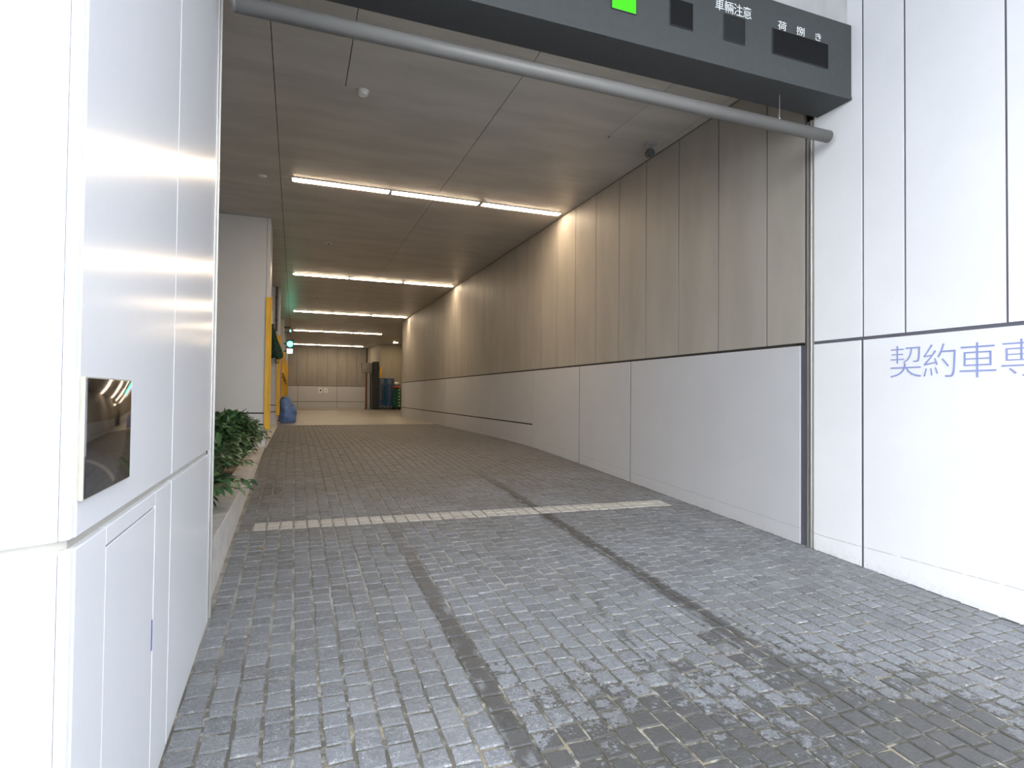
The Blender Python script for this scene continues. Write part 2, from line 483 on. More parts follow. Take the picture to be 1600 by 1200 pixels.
# ------------------------------------------------------------------ right wall
G = .007
b_ = MB()
b_.mat = 0                                             # dark backing
b_.box(XR + .006, 9.2, 3.595, 22.27, -1.9, CZ + .05); b_.box(XR + .024, 9.2, 3.53, 3.62, -1.9, CZ + .05); b_.box(XR + .006, XR + .03, 3.548, 3.62, .44, CZ + .05)
b_.mat = 1
b_.box(XR + .006, 5.0, -7.0, 3.440, -2.0, 7.0)
b_.mat = 2                                             # outdoor white panels
def panel(y0, y1, z0, z1, x0=XR, x1=XR + .03): b_.box(x0, x1, y0, y1, z0, z1)
ue = [3.446, 3.024, 2.714, 2.116, 1.50, .88, .26, -.4, -1.1, -2.0, -3.0, -4.5, -7.0]
for k in range(len(ue) - 1): panel(ue[k + 1] + G, ue[k] - (G if k else 0), .452, 7.0)
le = [3.449, 3.031, .6, -2.2, -7.0]
for k in range(len(le) - 1): panel(le[k + 1] + .010, le[k] - (.010 if k else 0), -1.9, .428)
b_.mat = 3                                             # indoor upper boards
ui = [3.538, 3.94, 4.56, 5.185, 5.806, 6.411, 7.016, 7.638, 8.28, 8.896]
while ui[-1] + .62 < 22.2: ui.append(ui[-1] + .62)
ui.append(22.30)
for k in range(len(ui) - 1): panel(ui[k] + .006, ui[k + 1] - .006, .452, CZ - .012)
b_.mat = 4                                             # indoor lower panels
li_ = [3.585, 6.126, 7.487, 9.247]
for k in range(3): panel(li_[k] + (.010 if k else 0), li_[k + 1] - .010, -1.6, .428)
lj = [9.247, 12.32, 15.42, 18.56, 21.6, 22.30]
for k in range(5):
    panel(lj[k] + .009, lj[k + 1] - .009, -.488, .428); panel(lj[k] + .009, lj[k + 1] - .009, -1.3, -.512)
# the wall's end face
panel(22.27, 22.30, -1.3, CZ - .01, XR, 9.2)
struct(b_.build('wall_right', [M['joint'], M['joint_grey'], M['white_panel'], M['upper_panel'], M['lower_panel']], bevel=.001))

# shutter track in the right wall
b_ = MB()
b_.mat = 1; b_.box(XR + .045, XR + .06, 3.44, 3.60, -1.5, 2.9)
b_.mat = 0
b_.box(XR + .004, XR + .05, 3.449, 3.474, -1.5, 2.24)
b_.box(XR - .003, XR + .05, 3.474, 3.480, -1.5, 2.24)
b_.box(XR - .003, XR + .05, 3.500, 3.506, -1.5, 2.24)
b_.box(XR + .006, XR + .05, 3.506, 3.520, -1.5, 2.24)
b_.mat = 2; b_.box(XR + .012, XR + .05, 3.520, 3.545, -1.5, 2.24); b_.box(XR + .012, XR + .03, 3.545, 3.583, -1.5, .43)
struct(b_.build('trim_1', [M['alu'], M['joint'], M['track_dark']]))
b_ = MB()
b_.mat = 0; b_.box(-.418, -.402, 3.372, 3.400, -1.4, 2.24); b_.box(-.415, -.395, 3.43, 3.442, -1.4, 2.24)
b_.mat = 1; b_.box(-.45, -.425, 3.36, 3.48, -1.4, 2.24)
b_.mat = 2; b_.box(-.425, -.41, 3.442, 3.475, -1.4, 2.24)
struct(b_.build('trim_2', [M['alu'], M['joint'], M['track_dark']]))

# ------------------------------------------------------------------ near left wall
XL = -.405
b_ = MB(); b_.mat = 0
foot = [(XL - .016, 3.36), (XL - .016, 1.40), (-.448, 1.378), (-.448 - .888 * 4, 1.378 - .46 * 4), (-4.2, 3.36)]
b_.prism(foot, -2.0, 7.0)
b_.box(-4.2, -.45, 3.36, 3.48, -2.0, 7.0)
b_.mat = 1
def lp(y0, y1, z0, z1): b_.box(XL - .02, XL, y0, y1, z0, z1)
lp(1.395, 2.357, -.294, 7.0); lp(2.363, 3.370, -.294, 7.0)
lp(2.363, 3.370, -1.9, -.317)
lp(1.395, 1.599, -1.9, -.317); lp(2.110, 2.357, -1.9, -.317)
lp(1.599, 2.110, -.360, -.317); lp(1.599, 2.110, -1.9, -1.20)
b_.mat = 2
# chamfered corner and angled street face
def fp(t0, t1, z0, z1):
    n = Vector((.46, -.888)); d = Vector((-.888, -.46)); p0 = Vector((-.43, 1.372)) + n * .012
    a = p0 + d * t0; c = p0 + d * t1; e = c - n * .03; g = a - n * .03
    b_.prism([tuple(a), tuple(g), tuple(e), tuple(c)], z0, z1)
for z0, z1 in ((-2.0, -.317), (-.294, 7.0)):
    fp(.0, 1.35, z0, z1); fp(1.36, 3.9, z0, z1)
    b_.prism([(XL - .002, 1.392), (XL - .004, 1.376), (-.424, 1.364), (-.44, 1.39)], z0, z1)
struct(b_.build('wall_left', [M['joint_beige'], M['satin'], M['white_panel']], bevel=.0025))

# service hatch in the near left wall
t = thing('service_hatch', 'white flush service hatch low on the left wall below the small dark mirror', 'hatch', (XL, 1.855, -1.19))
b_ = MB(); b_.box(XL - .019, XL - .0005, 1.602, 2.107, -1.197, -.3655); b_.build('hatch_door', M['satin'], t, bevel=.002)
b_ = MB(); b_.box(XL - .006, XL + .0015, 2.090, 2.103, -.81, -.712); b_.build('latch', M['slot_blue'], t, bevel=.003)['label'] = 'blue latch slot'
# dark glass plate
t = thing('wall_mirror', 'small dark rectangular mirror fixed on the white left wall', 'mirror', (XL, 1.565, -.218))
b_ = MB(); b_.box(XL - .001, XL + .010, 1.395, 1.738, -.222, .029); b_.build('backing_frame', M['frame_beige'], t, bevel=.001)
b_ = MB(); b_.box(XL + .009, XL + .013, 1.400, 1.735, -.219, .026); b_.build('glass', M['dark_glass'], t, bevel=.001)

# ------------------------------------------------------------------ facade over the opening, canopy
b_ = MB(); b_.box(XL, XR, 3.15, 3.42, 2.80, 7.0); struct(b_.build('wall_front', M['facade']))
b_ = MB(); b_.box(-4.5, XR + 1, -.2, 3.42, 3.40, 3.6); struct(b_.build('ceiling_canopy', M['facade']))

# ------------------------------------------------------------------ ceiling of the passage
b_ = MB(); b_.mat = 0; b_.box(-3.3, 9.2, 3.40, YB + .3, CZ + .012, CZ + .2)
b_.mat = 1
g = .0035
cols = [(-3.2, -.215), (-.215, 1.83), (1.83, XR + .02), (XR + .02, 9.2)]
rows = [3.41, 5.42, 6.72, 8.03, 9.64, 11.24, 12.84, 14.43, 16.05, 17.68, 20.9, 24.1, 27.3, 30.5, 33.7, YB]
for ci, (a, c) in enumerate(cols):
    for k in range(len(rows) - 1):
        y0, y1 = rows[k], rows[k + 1]
        if ci == 3 and y1 < 21: continue
        gy = .0012
        if k == 0 and ci == 1:
            cut = [(a + g, .385, y0, 4.635), (.392, c - g, y0, 4.40), (a + g, .385, 4.639, y1 - gy), (.392, c - g, 4.404, y1 - gy)]
        elif k == 0 and ci == 2:
            cut = [(a + g, 3.122, y0, 4.42), (3.128, 3.775, y0, 4.60), (3.781, c, y0, 4.66), (a + g, 3.122, 4.424, y1 - gy), (3.128, 3.775, 4.64, y1 - gy), (3.781, c, 4.664, y1 - gy)]
        else:
            cut = [(a + g, c - g, y0 + gy, y1 - gy)]
        for q in cut: b_.box(q[0], q[1], q[2], q[3], CZ, CZ + .02)
struct(b_.build('ceiling', [M['joint'], M['ceiling']]))

# ------------------------------------------------------------------ back wall and the recess beyond the right wall
b_ = MB(); b_.mat = 0; b_.box(-3.2, 4.3, YB + .006, YB + .3, -1.2, CZ + .05)
x = -.5
b_.mat = 1
edges = [.106 + .576 * k for k in range(-4, 8)]
for k in range(len(edges) - 1): b_.box(edges[k] + .006, min(edges[k + 1], 4.2) - .006, YB, YB + .03, .452, CZ)
b_.mat = 2
for e0, e1 in ((-2.2, .18), (.18, 2.42), (2.42, 4.2)):
    b_.box(e0 + .008, e1 - .008, YB, YB + .03, -.488, .428); b_.box(e0 + .008, e1 - .008, YB, YB + .03, -1.1, -.512)
struct(b_.build('wall_back', [M['joint'], M['back_panel'], M['lower_panel']]))
b_ = MB(); b_.prism([(4.18, YB + .2), (4.46, 33.1), (9.2, 33.1), (9.2, YB + .2)], -1.1, CZ + .02)
struct(b_.build('wall_recess', M['upper_panel']))
b_ = MB(); b_.box(9.0, 9.3, 22, 33.3, -1.2, CZ + .1); struct(b_.build('wall_side', M['upper_panel']))
b_ = MB(); b_.box(-3.4, -3.15, 3.4, YB + .3, -1.6, CZ + .1); struct(b_.build('wall_bay', M['upper_panel']))

# ------------------------------------------------------------------ pillars on the left, with yellow corner guards
pil = [10.0, 16.45, 22.9, 29.3, 35.7]
for k, y in enumerate(pil):
    b_ = MB(); b_.mat = 0
    d = .75 if k < 4 else .6
    b_.box(-3.15, -.445, y + .006, y + d - .01, -1.1, CZ)
    b_.mat = 1
    for z0, z1 in ((-.315, CZ - .004), (-.495, -.335), (-1.1, -.515)):
        bx = -.43 if z1 < -.5 else -.395
        if z0 > -.4:
            b_.box(-3.15, -.452, y, y + .03, z0, z1); b_.box(-.447, bx, y, y + d, z0, z1)
        else:
            b_.box(-3.15, bx, y, y + d, z0, z1)
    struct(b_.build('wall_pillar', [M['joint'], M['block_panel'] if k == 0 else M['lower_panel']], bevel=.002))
glabels = ['nearest yellow corner guard on the white pillar behind the planter',
           'yellow corner guard with the green net over its top, beside the blue sack',
           'third yellow corner guard into the tunnel, behind the pinkish post',
           'fourth yellow corner guard into the tunnel, last but one before the back wall',
           'farthest thin yellow corner guard, next to the dark back wall']
for k, y in enumerate(pil):
    t = thing('corner_guard', glabels[k], 'corner guard', (-.40, y, -.58), 'yellow corner guards on the left pillars')
    b_ = MB(); b_.box(-.452, -.385, y - .03, y - .001, -.585, 1.525); b_.build('front_face', M['yellow'], t, bevel=.006)
    b_ = MB(); b_.box(-.385, -.358, y - .03, y - .001, -.585, 1.525); b_.build('side_face', M['yellow'], t, bevel=.006)

# ------------------------------------------------------------------ planter
b_ = MB()
b_.prism([(-.425, 3.48), (-.425, 10.0), (-.60, 10.0), (-.60, 3.48)], -1.6, FI + .004)
struct(b_.build('wall_planter', M['concrete_curb'], bevel=.006))
b_ = MB(); b_.box(-3.15, -.60, 3.48, 10.0, -1.3, FI - .03)
struct(b_.build('floor_planter_soil', M['soil']))

def leaf(V, F, T, base, d, L, W, droop, tone):
    d = d.normalized(); up = Vector((0, 0, 1))
    side = d.cross(up)
    side = side.normalized() if side.length > .05 else Vector((1, 0, 0))
    ws = [.10, .62, 1.0, .92, .55, .04]; n = len(ws); p = base.copy(); cur = d.copy(); o = len(V)
    tw = random.uniform(-.5, .5); side = (side * math.cos(tw) + cur.cross(side) * math.sin(tw)).normalized()
    for k in range(n):
        nor = side.cross(cur).normalized(); w = ws[k] * W / 2
        V.append(tuple(p - side * w + nor * w * .35)); V.append(tuple(p)); V.append(tuple(p + side * w + nor * w * .35))
        T += [tone] * 3
        p = p + cur * (L / (n - 1)); cur = (cur + Vector((0, 0, -droop))).normalized()
    for k in range(n - 1):
        a = o + 3 * k
        F.append((a, a + 1, a + 4, a + 3)); F.append((a + 1, a + 2, a + 5, a + 4))
plants = [((-.72, 4.70), .26, .42, .33, 130, .19, 'low bush nearest the street, large pointed leaves drooping over the planter edge'),
          ((-.80, 5.65), .34, .52, .47, 520, .16, 'second green bush in the planter, dense dark leaves beside the left wall'),
          ((-.80, 6.80), .34, .54, .55, 600, .155, 'middle green bush in the concrete planter'),
          ((-.78, 7.95), .36, .54, .60, 640, .145, 'fourth green bush along the planter, yellowish green leaves on top'),
          ((-.78, 9.05), .36, .52, .58, 640, .135, 'farthest green bush, its twigs sticking out in front of the white pillar')]
for (c, rx, ry, hgt, nl, LL, lab) in plants:
    z0 = FI - .03
    t = thing('planter_shrub', lab, 'shrub', (c[0], c[1], z0), 'green bushes in the planter')
    st = MB(); V = []; F = []; T = []
    nb = max(10, nl // 20); tips = []
    for k in range(nb):
        th = random.uniform(0, 2 * math.pi); ph = random.uniform(.12, 1.25)
        tip = Vector((c[0] + rx * math.cos(th) * math.sin(ph) * 1.05, c[1] + ry * math.sin(th) * math.sin(ph) * 1.05, z0 + hgt * (.25 + .75 * math.cos(ph))))
        root = Vector((c[0] + rx * .25 * math.cos(th), c[1] + ry * .4 * math.sin(th), z0 - .02))
        midp = (root + tip) / 2 + Vector((0, 0, hgt * .15))
        st.tube([root, midp, tip], [.007, .005, .003], 5); tips.append((root, midp, tip))
    for k in range(nl):
        root, midp, tip = tips[k % nb]
        f = random.uniform(.35, 1.0)
        p = (midp.lerp(tip, (f - .5) * 2) if f > .5 else root.lerp(midp, f * 2))
        out = Vector(((p.x - c[0]) / rx, (p.y - c[1]) / ry, (p.z - z0) / hgt - .25))
        d = out + Vector((random.gauss(0, .55), random.gauss(0, .55), random.gauss(.15, .35)))
        leaf(V, F, T, p, d, LL * random.uniform(.6, 1.1), LL * random.uniform(.30, .44), random.uniform(.10, .32), min(1, max(0, random.gauss(.35, .25))))
    # arching twigs towards the driveway carry leaf pairs
    for k in range(5):
        y = c[1] + random.uniform(-ry, ry) * .9; a = Vector((c[0] + rx * .5, y, z0 + hgt * random.uniform(.45, .8)))
        e = a + Vector((random.uniform(.16, .26), random.uniform(-.15, .05), random.uniform(-.04, .03)))
        st.tube([Vector((c[0] + rx * .2, c[1], z0 - .02)), a, (a + e) / 2 + Vector((0, 0, .03)), e], [.005, .004, .003, .002], 5)
        for q in range(6):
            p = a.lerp(e, .2 + .16 * q); s = 1 if q % 2 else -1
            leaf(V, F, T, p, Vector((.6, s * .8, .1)), LL * .75, LL * .24, .2, random.uniform(.2, .7))
    st.build('stems', M['stem'], t)
    V = [(q[0], q[1], max(q[2], FI + .012)) if -.615 < q[0] < -.41 else (q[0], q[1], max(q[2], FI - .02)) if q[0] <= -.615 else q for q in V]
    fm = MB(); fm.v = V; fm.f = F; fm.mi = [0] * len(F)
    o = fm.build('foliage', M['leaf'], t, fix=False, smooth=True)
    at = o.data.attributes.new('tone', 'FLOAT', 'POINT'); at.data.foreach_set('value', T)

# fallen leaves on the paving
def small_leaf(name, lab, x, y, s, rot):
    V = []; F = []; T = []
    leaf(V, F, T, Vector((0, 0, 0)), Vector((math.cos(rot), math.sin(rot), .15)), s, s * .5, .06, .5)
    fm = MB(); fm.v = V; fm.f = F; fm.mi = [0] * len(F)
    o = fm.build(name, M['leaf_dry'], fix=False); o.location = (x, y, fz(y) + .004); tag(o, lab, 'leaf', 'fallen leaves on the paving')
small_leaf('fallen_leaf', 'small yellow leaf lying on the dark paving before the white line', -.22, 4.55, .05, .4)
small_leaf('fallen_leaf', 'dry leaf lying beside the left end of the white stone line', -.34, 5.02, .05, 1.6)

# ------------------------------------------------------------------ sign beam over the entrance
BY0, BY1 = 3.111, 3.412
t = thing('sign_beam', 'dark grey sign beam with display panels across the top of the entrance', 'sign', (1.73, 3.26, 2.23))
b_ = MB(); b_.box(XL + .0, XR - .003, BY0, BY1, 2.23, 2.795); b_.build('housing', M['sign_dark'], t, bevel=.004)
b_ = MB(); b_.box(XL, XR - .003, BY0 - .004, BY0 + .01, 2.2305, 2.252); b_.build('lower_lip', M['sign_dark'], t, bevel=.002)
def ledp(x0, x1, mat, lab):
    o = MB().box(x0, x1, BY0 - .003, BY0 + .01, 2.416, 2.590).build('display_panel', M[mat], t)
    b = MB(); d = .004
    for q in ((x0 - d, x1 + d, 2.590, 2.590 + d), (x0 - d, x1 + d, 2.416 - d, 2.416), (x0 - d, x0, 2.416, 2.59), (x1, x1 + d, 2.416, 2.59)):
        b.box(q[0], q[1], BY0 - .006, BY0 + .005, q[2], q[3])
    b.build('panel_rim', M['plastic_dark'], o); o['label'] = lab
ledp(1.808, 1.982, 'led_green', 'lit green display panel')
ledp(2.241, 2.415, 'led_off', 'dark square display panel left of the lettering')
ledp(2.674, 2.848, 'led_blank', 'grey square panel below the four characters')
ledp(3.096, 3.615, 'led_off', 'wide dark display panel below three spaced characters')

def glyphs(name, items, mat, parent, thick, to_world, offset=0):
    """items: (char, u0, u1, v0, v1); to_world maps (u, v, depth) to a point"""
    V = []; F = []
    for ch, u0, u1, v0, v1 in items:
        cu = bpy.data.curves.new('char', 'FONT'); cu.body = ch; cu.size = 1; cu.extrude = .01; cu.offset = offset; cu.resolution_u = 4
        ob = bpy.data.objects.new('char', cu); COL.objects.link(ob)
        dg = bpy.context.evaluated_depsgraph_get(); dg.update()
        me = bpy.data.meshes.new_from_object(ob.evaluated_get(dg))
        vs = [v.co.copy() for v in me.vertices]; fs = [tuple(p.vertices) for p in me.polygons]
        bpy.data.objects.remove(ob); bpy.data.curves.remove(cu); bpy.data.meshes.remove(me)
        if not vs: continue
        xa, xb = min(v.x for v in vs), max(v.x for v in vs); ya, yb = min(v.y for v in vs), max(v.y for v in vs)
        o = len(V)
        for v in vs:
            V.append(tuple(to_world(u0 + (v.x - xa) / (xb - xa) * (u1 - u0), v0 + (v.y - ya) / (yb - ya) * (v1 - v0), (v.z / .01 + 1) * .5 * thick)))
        F += [tuple(i + o for i in f) for f in fs]
    m_ = MB(); m_.v = V; m_.f = F; m_.mi = [0] * len(F)
    return m_.build(name, mat, parent)
bw = lambda u, v, d: (u, BY0 + .001 - d, v)
o = glyphs('lettering', [('車', 2.602, 2.671, 2.606, 2.688), ('輛', 2.678, 2.752, 2.606, 2.686), ('注', 2.757, 2.830, 2.606, 2.686), ('意', 2.835, 2.908, 2.606, 2.686)], M['letter_white'], t, .004, bw, -.008)
o['label'] = 'four white characters in a row'
o = glyphs('lettering', [('荷', 3.144, 3.222, 2.598, 2.662), ('捌', 3.316, 3.390, 2.599, 2.662), ('き', 3.494, 3.552, 2.600, 2.656)], M['letter_white'], t, .004, bw, -.006)
o['label'] = 'three widely spaced white characters'
# characters on the right wall: u runs towards the street
ww = lambda u, v, d: (XR + .001 - d, u, v)
o = glyphs('wall_lettering', [('契', 2.818, 2.606, .150, .364), ('約', 2.592, 2.394, .145, .358), ('車', 2.372, 2.172, .138, .350), ('専', 2.146, 1.944, .140, .352), ('用', 1.912, 1.716, .140, .350)], M['letter_blue'], None, .004, ww, -.014)
tag(o, 'thin blue-grey characters lettered on the white wall at the right edge', 'lettering')

# height limit bar hung below the sign
t = thing('height_limit_bar', 'long grey round bar hanging level below the dark sign beam', 'bar', (1.74, 3.25, 2.0))
b_ = MB(); b_.tube([(-.312, 3.25, 2.0), (3.775, 3.25, 2.0)], .0445, 20); o = b_.build('bar', M['pipe'], t, smooth=False)
for p in o.data.polygons: p.use_smooth = len(p.vertices) == 4
for xx, s in ((3.775, 1), (-.312, -1)):
    b_ = MB(); b_.tube([(xx, 3.25, 2.0), (xx + s * .012, 3.25, 2.0), (xx + s * .022, 3.25, 2.0)], [.0455, .044, .030], 20)
    b_.build('end_cap', M['pipe'], t)
for xx in (-.21, 3.302):
    b_ = MB(); b_.tube([(xx, 3.25, 2.042), (xx, 3.25, 2.235)], .0014, 6); b_.tube([(xx, 3.25, 2.04), (xx, 3.25, 2.056)], .006, 8)
    b_.build('hanger_wire', M['wire'], t)

# ------------------------------------------------------------------ ceiling tube lights
rows_l = [(8.03, 'row nearest the entrance'), (14.43, 'second row from the entrance'), (20.98, 'third row from the entrance'), (27.4, 'fourth row from the entrance'), (35.1, 'last row, by the back wall')]
cols_l = [(-.075, 1.182, 'left'), (1.202, 2.484, 'middle'), (2.504, 3.80, 'right')]
proto = None
for y, rn in rows_l:
    for xa, xb, cn in cols_l:
        lab = f'glowing linear ceiling light, {cn} one of the {rn}'
        loc = ((xa + xb) / 2, y, CZ)
        if proto is None:
            proto = thing('ceiling_light', lab, 'ceiling light', loc, 'linear ceiling lights')
            cx = loc[0]; hl = .633
            h = MB(); 
            for q in ((cx - hl, cx + hl, y - .072, y - .064), (cx - hl, cx + hl, y + .064, y + .072), (cx - hl, cx - hl + .008, y - .064, y + .064), (cx + hl - .008, cx + hl, y - .064, y + .064)):
                h.box(q[0], q[1], q[2], q[3], CZ - .010, CZ + .001)
            h.build('trim_frame', M['frame_grey'], proto)
            d = MB(); L = hl - .008
            d.add([(cx - L, y - .064, CZ - .006), (cx + L, y - .064, CZ - .006), (cx + L, y + .064, CZ - .006), (cx - L, y + .064, CZ - .006),
                   (cx - L + .02, y - .045, CZ - .020), (cx + L - .02, y - .045, CZ - .020), (cx + L - .02, y + .045, CZ - .020), (cx - L + .02, y + .045, CZ - .020)],
                  [(0, 1, 5, 4), (1, 2, 6, 5), (2, 3, 7, 6), (3, 0, 4, 7), (4, 5, 6, 7), (3, 2, 1, 0)])
            d.build('diffuser', M['tube'], proto)
        else:
            copy_thing(proto, loc, lab)
# square downlight in the recess
t = thing('downlight', 'small square lit downlight in the ceiling above the blue roll cages', 'ceiling light', (5.08, 31.5, CZ))
b_ = MB(); b_.box(4.96, 5.20, 31.38, 31.62, CZ - .012, CZ + .001); b_.build('trim_frame', M['frame_grey'], t)
b_ = MB(); b_.box(4.98, 5.18, 31.40, 31.60, CZ - .018, CZ - .008); b_.build('diffuser', M['downlight'], t)

# ------------------------------------------------------------------ small ceiling devices
t = thing('smoke_detector', 'white round detector on the ceiling before the first row of lights', 'detector', (.546, 5.44, CZ))
b_ = MB(); b_.lathe([(.052, 0), (.052, -.012), (.050, -.018)], (.546, 5.44, CZ)); b_.build('base_ring', M['plastic_white'], t, smooth=False)
b_ = MB(); b_.lathe([(.042, -.016), (.042, -.040), (.036, -.046), (.012, -.048)], (.546, 5.44, CZ)); b_.build('sensor_cap', M['plastic_white'], t)
o = MB().lathe([(.055, 0), (.055, -.006), (.045, -.012), (.01, -.013)], (-.434, 8.08, CZ)).build('ceiling_cover', M['plastic_white']); tag(o, 'flat white cover disc on the ceiling at far left', 'cover')
for (xx, yy, lab) in ((.556, 11.24, 'small round fitting on the ceiling between first and second light rows'), (.562, 17.68, 'tiny round fitting on the ceiling between second and third light rows')):
    t = thing('ceiling_sprinkler', lab, 'sprinkler', (xx, yy, CZ), 'round fittings in the ceiling')
    MB().lathe([(.05, 0), (.05, -.004), (.042, -.008)], (xx, yy, CZ)).build('escutcheon', M['plastic_white'], t)
    MB().lathe([(.022, -.004), (.022, -.016), (.014, -.020)], (xx, yy, CZ)).build('head', M['plastic_dark'], t)
t = thing('ceiling_sprinkler', 'bright metal sprinkler head on the ceiling left of the camera', 'sprinkler', (3.12, 5.40, CZ), 'round fittings in the ceiling')
MB().lathe([(.028, 0), (.028, -.003), (.020, -.006)], (3.12, 5.40, CZ)).build('escutcheon', M['alu'], t)
MB().lathe([(.006, -.004), (.006, -.022), (.014, -.024), (.014, -.027)], (3.12, 5.40, CZ)).build('head', M['alu'], t)

t = thing('security_camera', 'grey security camera hanging from the ceiling near the right wall', 'camera', (3.635, 5.40, CZ))
MB().lathe([(.07, 0), (.07, -.014), (.060, -.024)], (3.635, 5.40, CZ)).build('mount_plate', M['frame_grey'], t)
MB().tube([(3.62, 5.40, CZ - .02), (3.615, 5.39, CZ - .075)], [.036, .034], 16).build('bracket', M['box_grey'], t)
o = MB().tube([(3.655, 5.46, CZ - .088), (3.60, 5.33, CZ - .135)], .042, 18).build('camera_body', M['steel_dark'], t)
MB().tube([(3.602, 5.335, CZ - .1335), (3.597, 5.323, CZ - .138)], [.032, .030], 16).build('lens', M['plastic_dark'], o)

# ------------------------------------------------------------------ signal lamp on the third pillar
YS = 22.95
t = thing('signal_lamp', 'glowing green signal lamp with white sign on the left side of the tunnel', 'signal', (-.19, YS, 1.4))
MB().box(-.31, -.07, YS + .02, YS + .16, 1.68, 2.0).build('housing', M['plastic_dark'], t, bevel=.01)
MB().tube([(-.185, YS + .03, 1.82), (-.185, YS + .0, 1.82), (-.185, YS - .02, 1.82)], [.105, .10, .07], 24).build('green_lens', M['signal_green'], t)['label'] = 'glowing green lens'
MB().box(-.285, -.09, YS, YS + .06, 1.47, 1.64).build('sign_plate', M['sign_lit'], t, bevel=.004)['label'] = 'small lit white sign'
MB().box(-.395, -.31, YS + .04, YS + .10, 1.80, 1.86).build('bracket', M['steel_dark'], t)
MB().box(-.395, -.285, YS + .02, YS + .05, 1.53, 1.57).build('bracket', M['steel_dark'], t)
t = thing('warning_beacon', 'small beacon on a dark bracket above the green signal lamp', 'beacon', (-.19, YS, 2.2))
MB().box(-.3955, -.20, YS + .02, YS + .14, 2.40, 2.47).build('top_bracket', M['plastic_dark'], t)
MB().box(-.394, -.15, YS + .02, YS + .12, 2.23, 2.27).build('lower_bracket', M['plastic_dark'], t)
MB().lathe([(.02, 0), (.026, .02), (.026, .06), (.014, .09)], (-.18, YS + .06, 2.27), 14).build('beacon_lens', M['spark_green'], t)

# ------------------------------------------------------------------ net bundle, conduits, post, ropes, sack
YN = 16.34
rn = random.Random(5); V = []; F = []
nu, nv = 26, 22
for j in range(nv + 1):
    v = j / nv; z = 1.74 - .80 * v
    cx = -.60 + .13 * v ** 1.2; half = .045 + .115 * v ** .9
    for i in range(nu):
        a = 2 * math.pi * i / nu
        fold = 1 + .22 * math.sin(5 * a + 3 * v) + .12 * math.sin(9 * a - 5 * v)
        hem = .05 * math.sin(3 * a + 1) * v
        V.append((cx + half * fold * math.cos(a), YN - .02 + .055 * fold * math.sin(a) * (.6 + .6 * v), z + hem))
for j in range(nv):
    for i in range(nu):
        i2 = (i + 1) % nu; F.append((j * nu + i, j * nu + i2, (j + 1) * nu + i2, (j + 1) * nu + i))
F.append(tuple(range(nu))[::-1]); F.append(tuple(nv * nu + i for i in range(nu)))
t = thing('folded_net', 'dark green folded net hanging on the second pillar above its yellow guard', 'net', (-.55, YN, .95))
fm = MB(); fm.v = V; fm.f = F; fm.mi = [0] * len(F); fm.build('net_cloth', M['net'], t, smooth=True)
MB().box(-.64, -.53, YN - .04, YN + .04, 1.69, 1.80).build('tie_band', M['black'], t, bevel=.01)
fm = MB(); fm.tube([(-.47 + .01 * math.sin(k), YN - .03, 1.02 - .05 * k) for k in range(6)] + [(-.40, YN - .06, .80)], .012, 6); fm.build('cord_end', M['net'], t)
o = MB().tube([(-.59, YN + .07, 1.78), (-.59, YN + .07, 2.15)], .022, 10).build('hook_rod', M['plastic_white']); tag(o, 'short white rod on the pillar just above the green net', 'rod')
t = thing('conduit_pipe', 'dark vertical conduit coming down from the ceiling on the second pillar', 'pipe', (-.47, YN + .06, 1.6))
MB().tube([(-.475, YN + .07, 1.62), (-.475, YN + .07, CZ - .002)], .022, 10).build('pipe', M['plastic_dark'], t)
for zz in (1.9, 2.5): MB().box(-.51, -.44, YN + .085, YN + .12, zz, zz + .04).build('clamp', M['steel_dark'], t)

t = thing('rope_post', 'thin pinkish post standing behind the blue sack', 'post', (-.405, 19.0, FI))
MB().tube([(-.42, 19.0, FI + .02), (-.42, 19.0, .92)], .024, 12).build('pole', M['pink_post'], t)
MB().lathe([(.045, 0), (.045, .02), (.03, .035)], (-.42, 19.0, FI)).build('base', M['plastic_dark'], t)
for k, (za, zb, lab) in enumerate(((.60, .56, 'upper dark rope strung from the pinkish post along the left bays'), (.50, .44, 'lower dark rope strung from the pinkish post along the left bays'))):
    pts = []
    for q in range(13):
        f = q / 12; pts.append((-.357 + .027 * min(1, f * 6), 19.0 + 10.2 * f, za + (zb - za) * f - .10 * math.sin(math.pi * f)))
    o = MB().tube(pts, .016, 6).build('rope', M['rope']); tag(o, lab, 'rope', 'ropes across the left bays')

# blue sack
rb = random.Random(11); V = []; F = []; nu, nv = 40, 26
for j in range(nv + 1):
    v = j / nv; z = .735 * v
    prof = [(0, .19), (.06, .215), (.25, .228), (.5, .222), (.68, .20), (.84, .165), (.95, .12), (1.0, .05)]
    for q in range(len(prof) - 1):
        if prof[q][0] <= v <= prof[q + 1][0]:
            r = prof[q][1] + (prof[q + 1][1] - prof[q][1]) * (v - prof[q][0]) / (prof[q + 1][0] - prof[q][0]); break
    for i in range(nu):
        a = 2 * math.pi * i / nu
        fold = 1 + (.03 + .10 * v * v) * math.sin(4 * a + 4.5 * v + .8) + .035 * math.sin(11 * a - 6 * v) + .03 * math.sin(7 * v * 3 + 2 * a)
        x = r * fold * math.cos(a) - .085 * max(0, v - .45) / .55
        V.append((-.168 + x, 17.9 + r * fold * math.sin(a) * .9, FI + z + (.03 * math.sin(3 * a) * v * v)))
for j in range(nv):
    for i in range(nu):
        i2 = (i + 1) % nu; F.append((j * nu + i, j * nu + i2, (j + 1) * nu + i2, (j + 1) * nu + i))
F.append(tuple(range(nu))[::-1]); F.append(tuple(nv * nu + i for i in range(nu)))
fm = MB(); fm.v = V; fm.f = F; fm.mi = [0] * len(F); o = fm.build('blue_sack', M['sheet_blue'], smooth=True)
tag(o, 'crumpled blue plastic sack standing on the concrete by the yellow guards', 'sack')

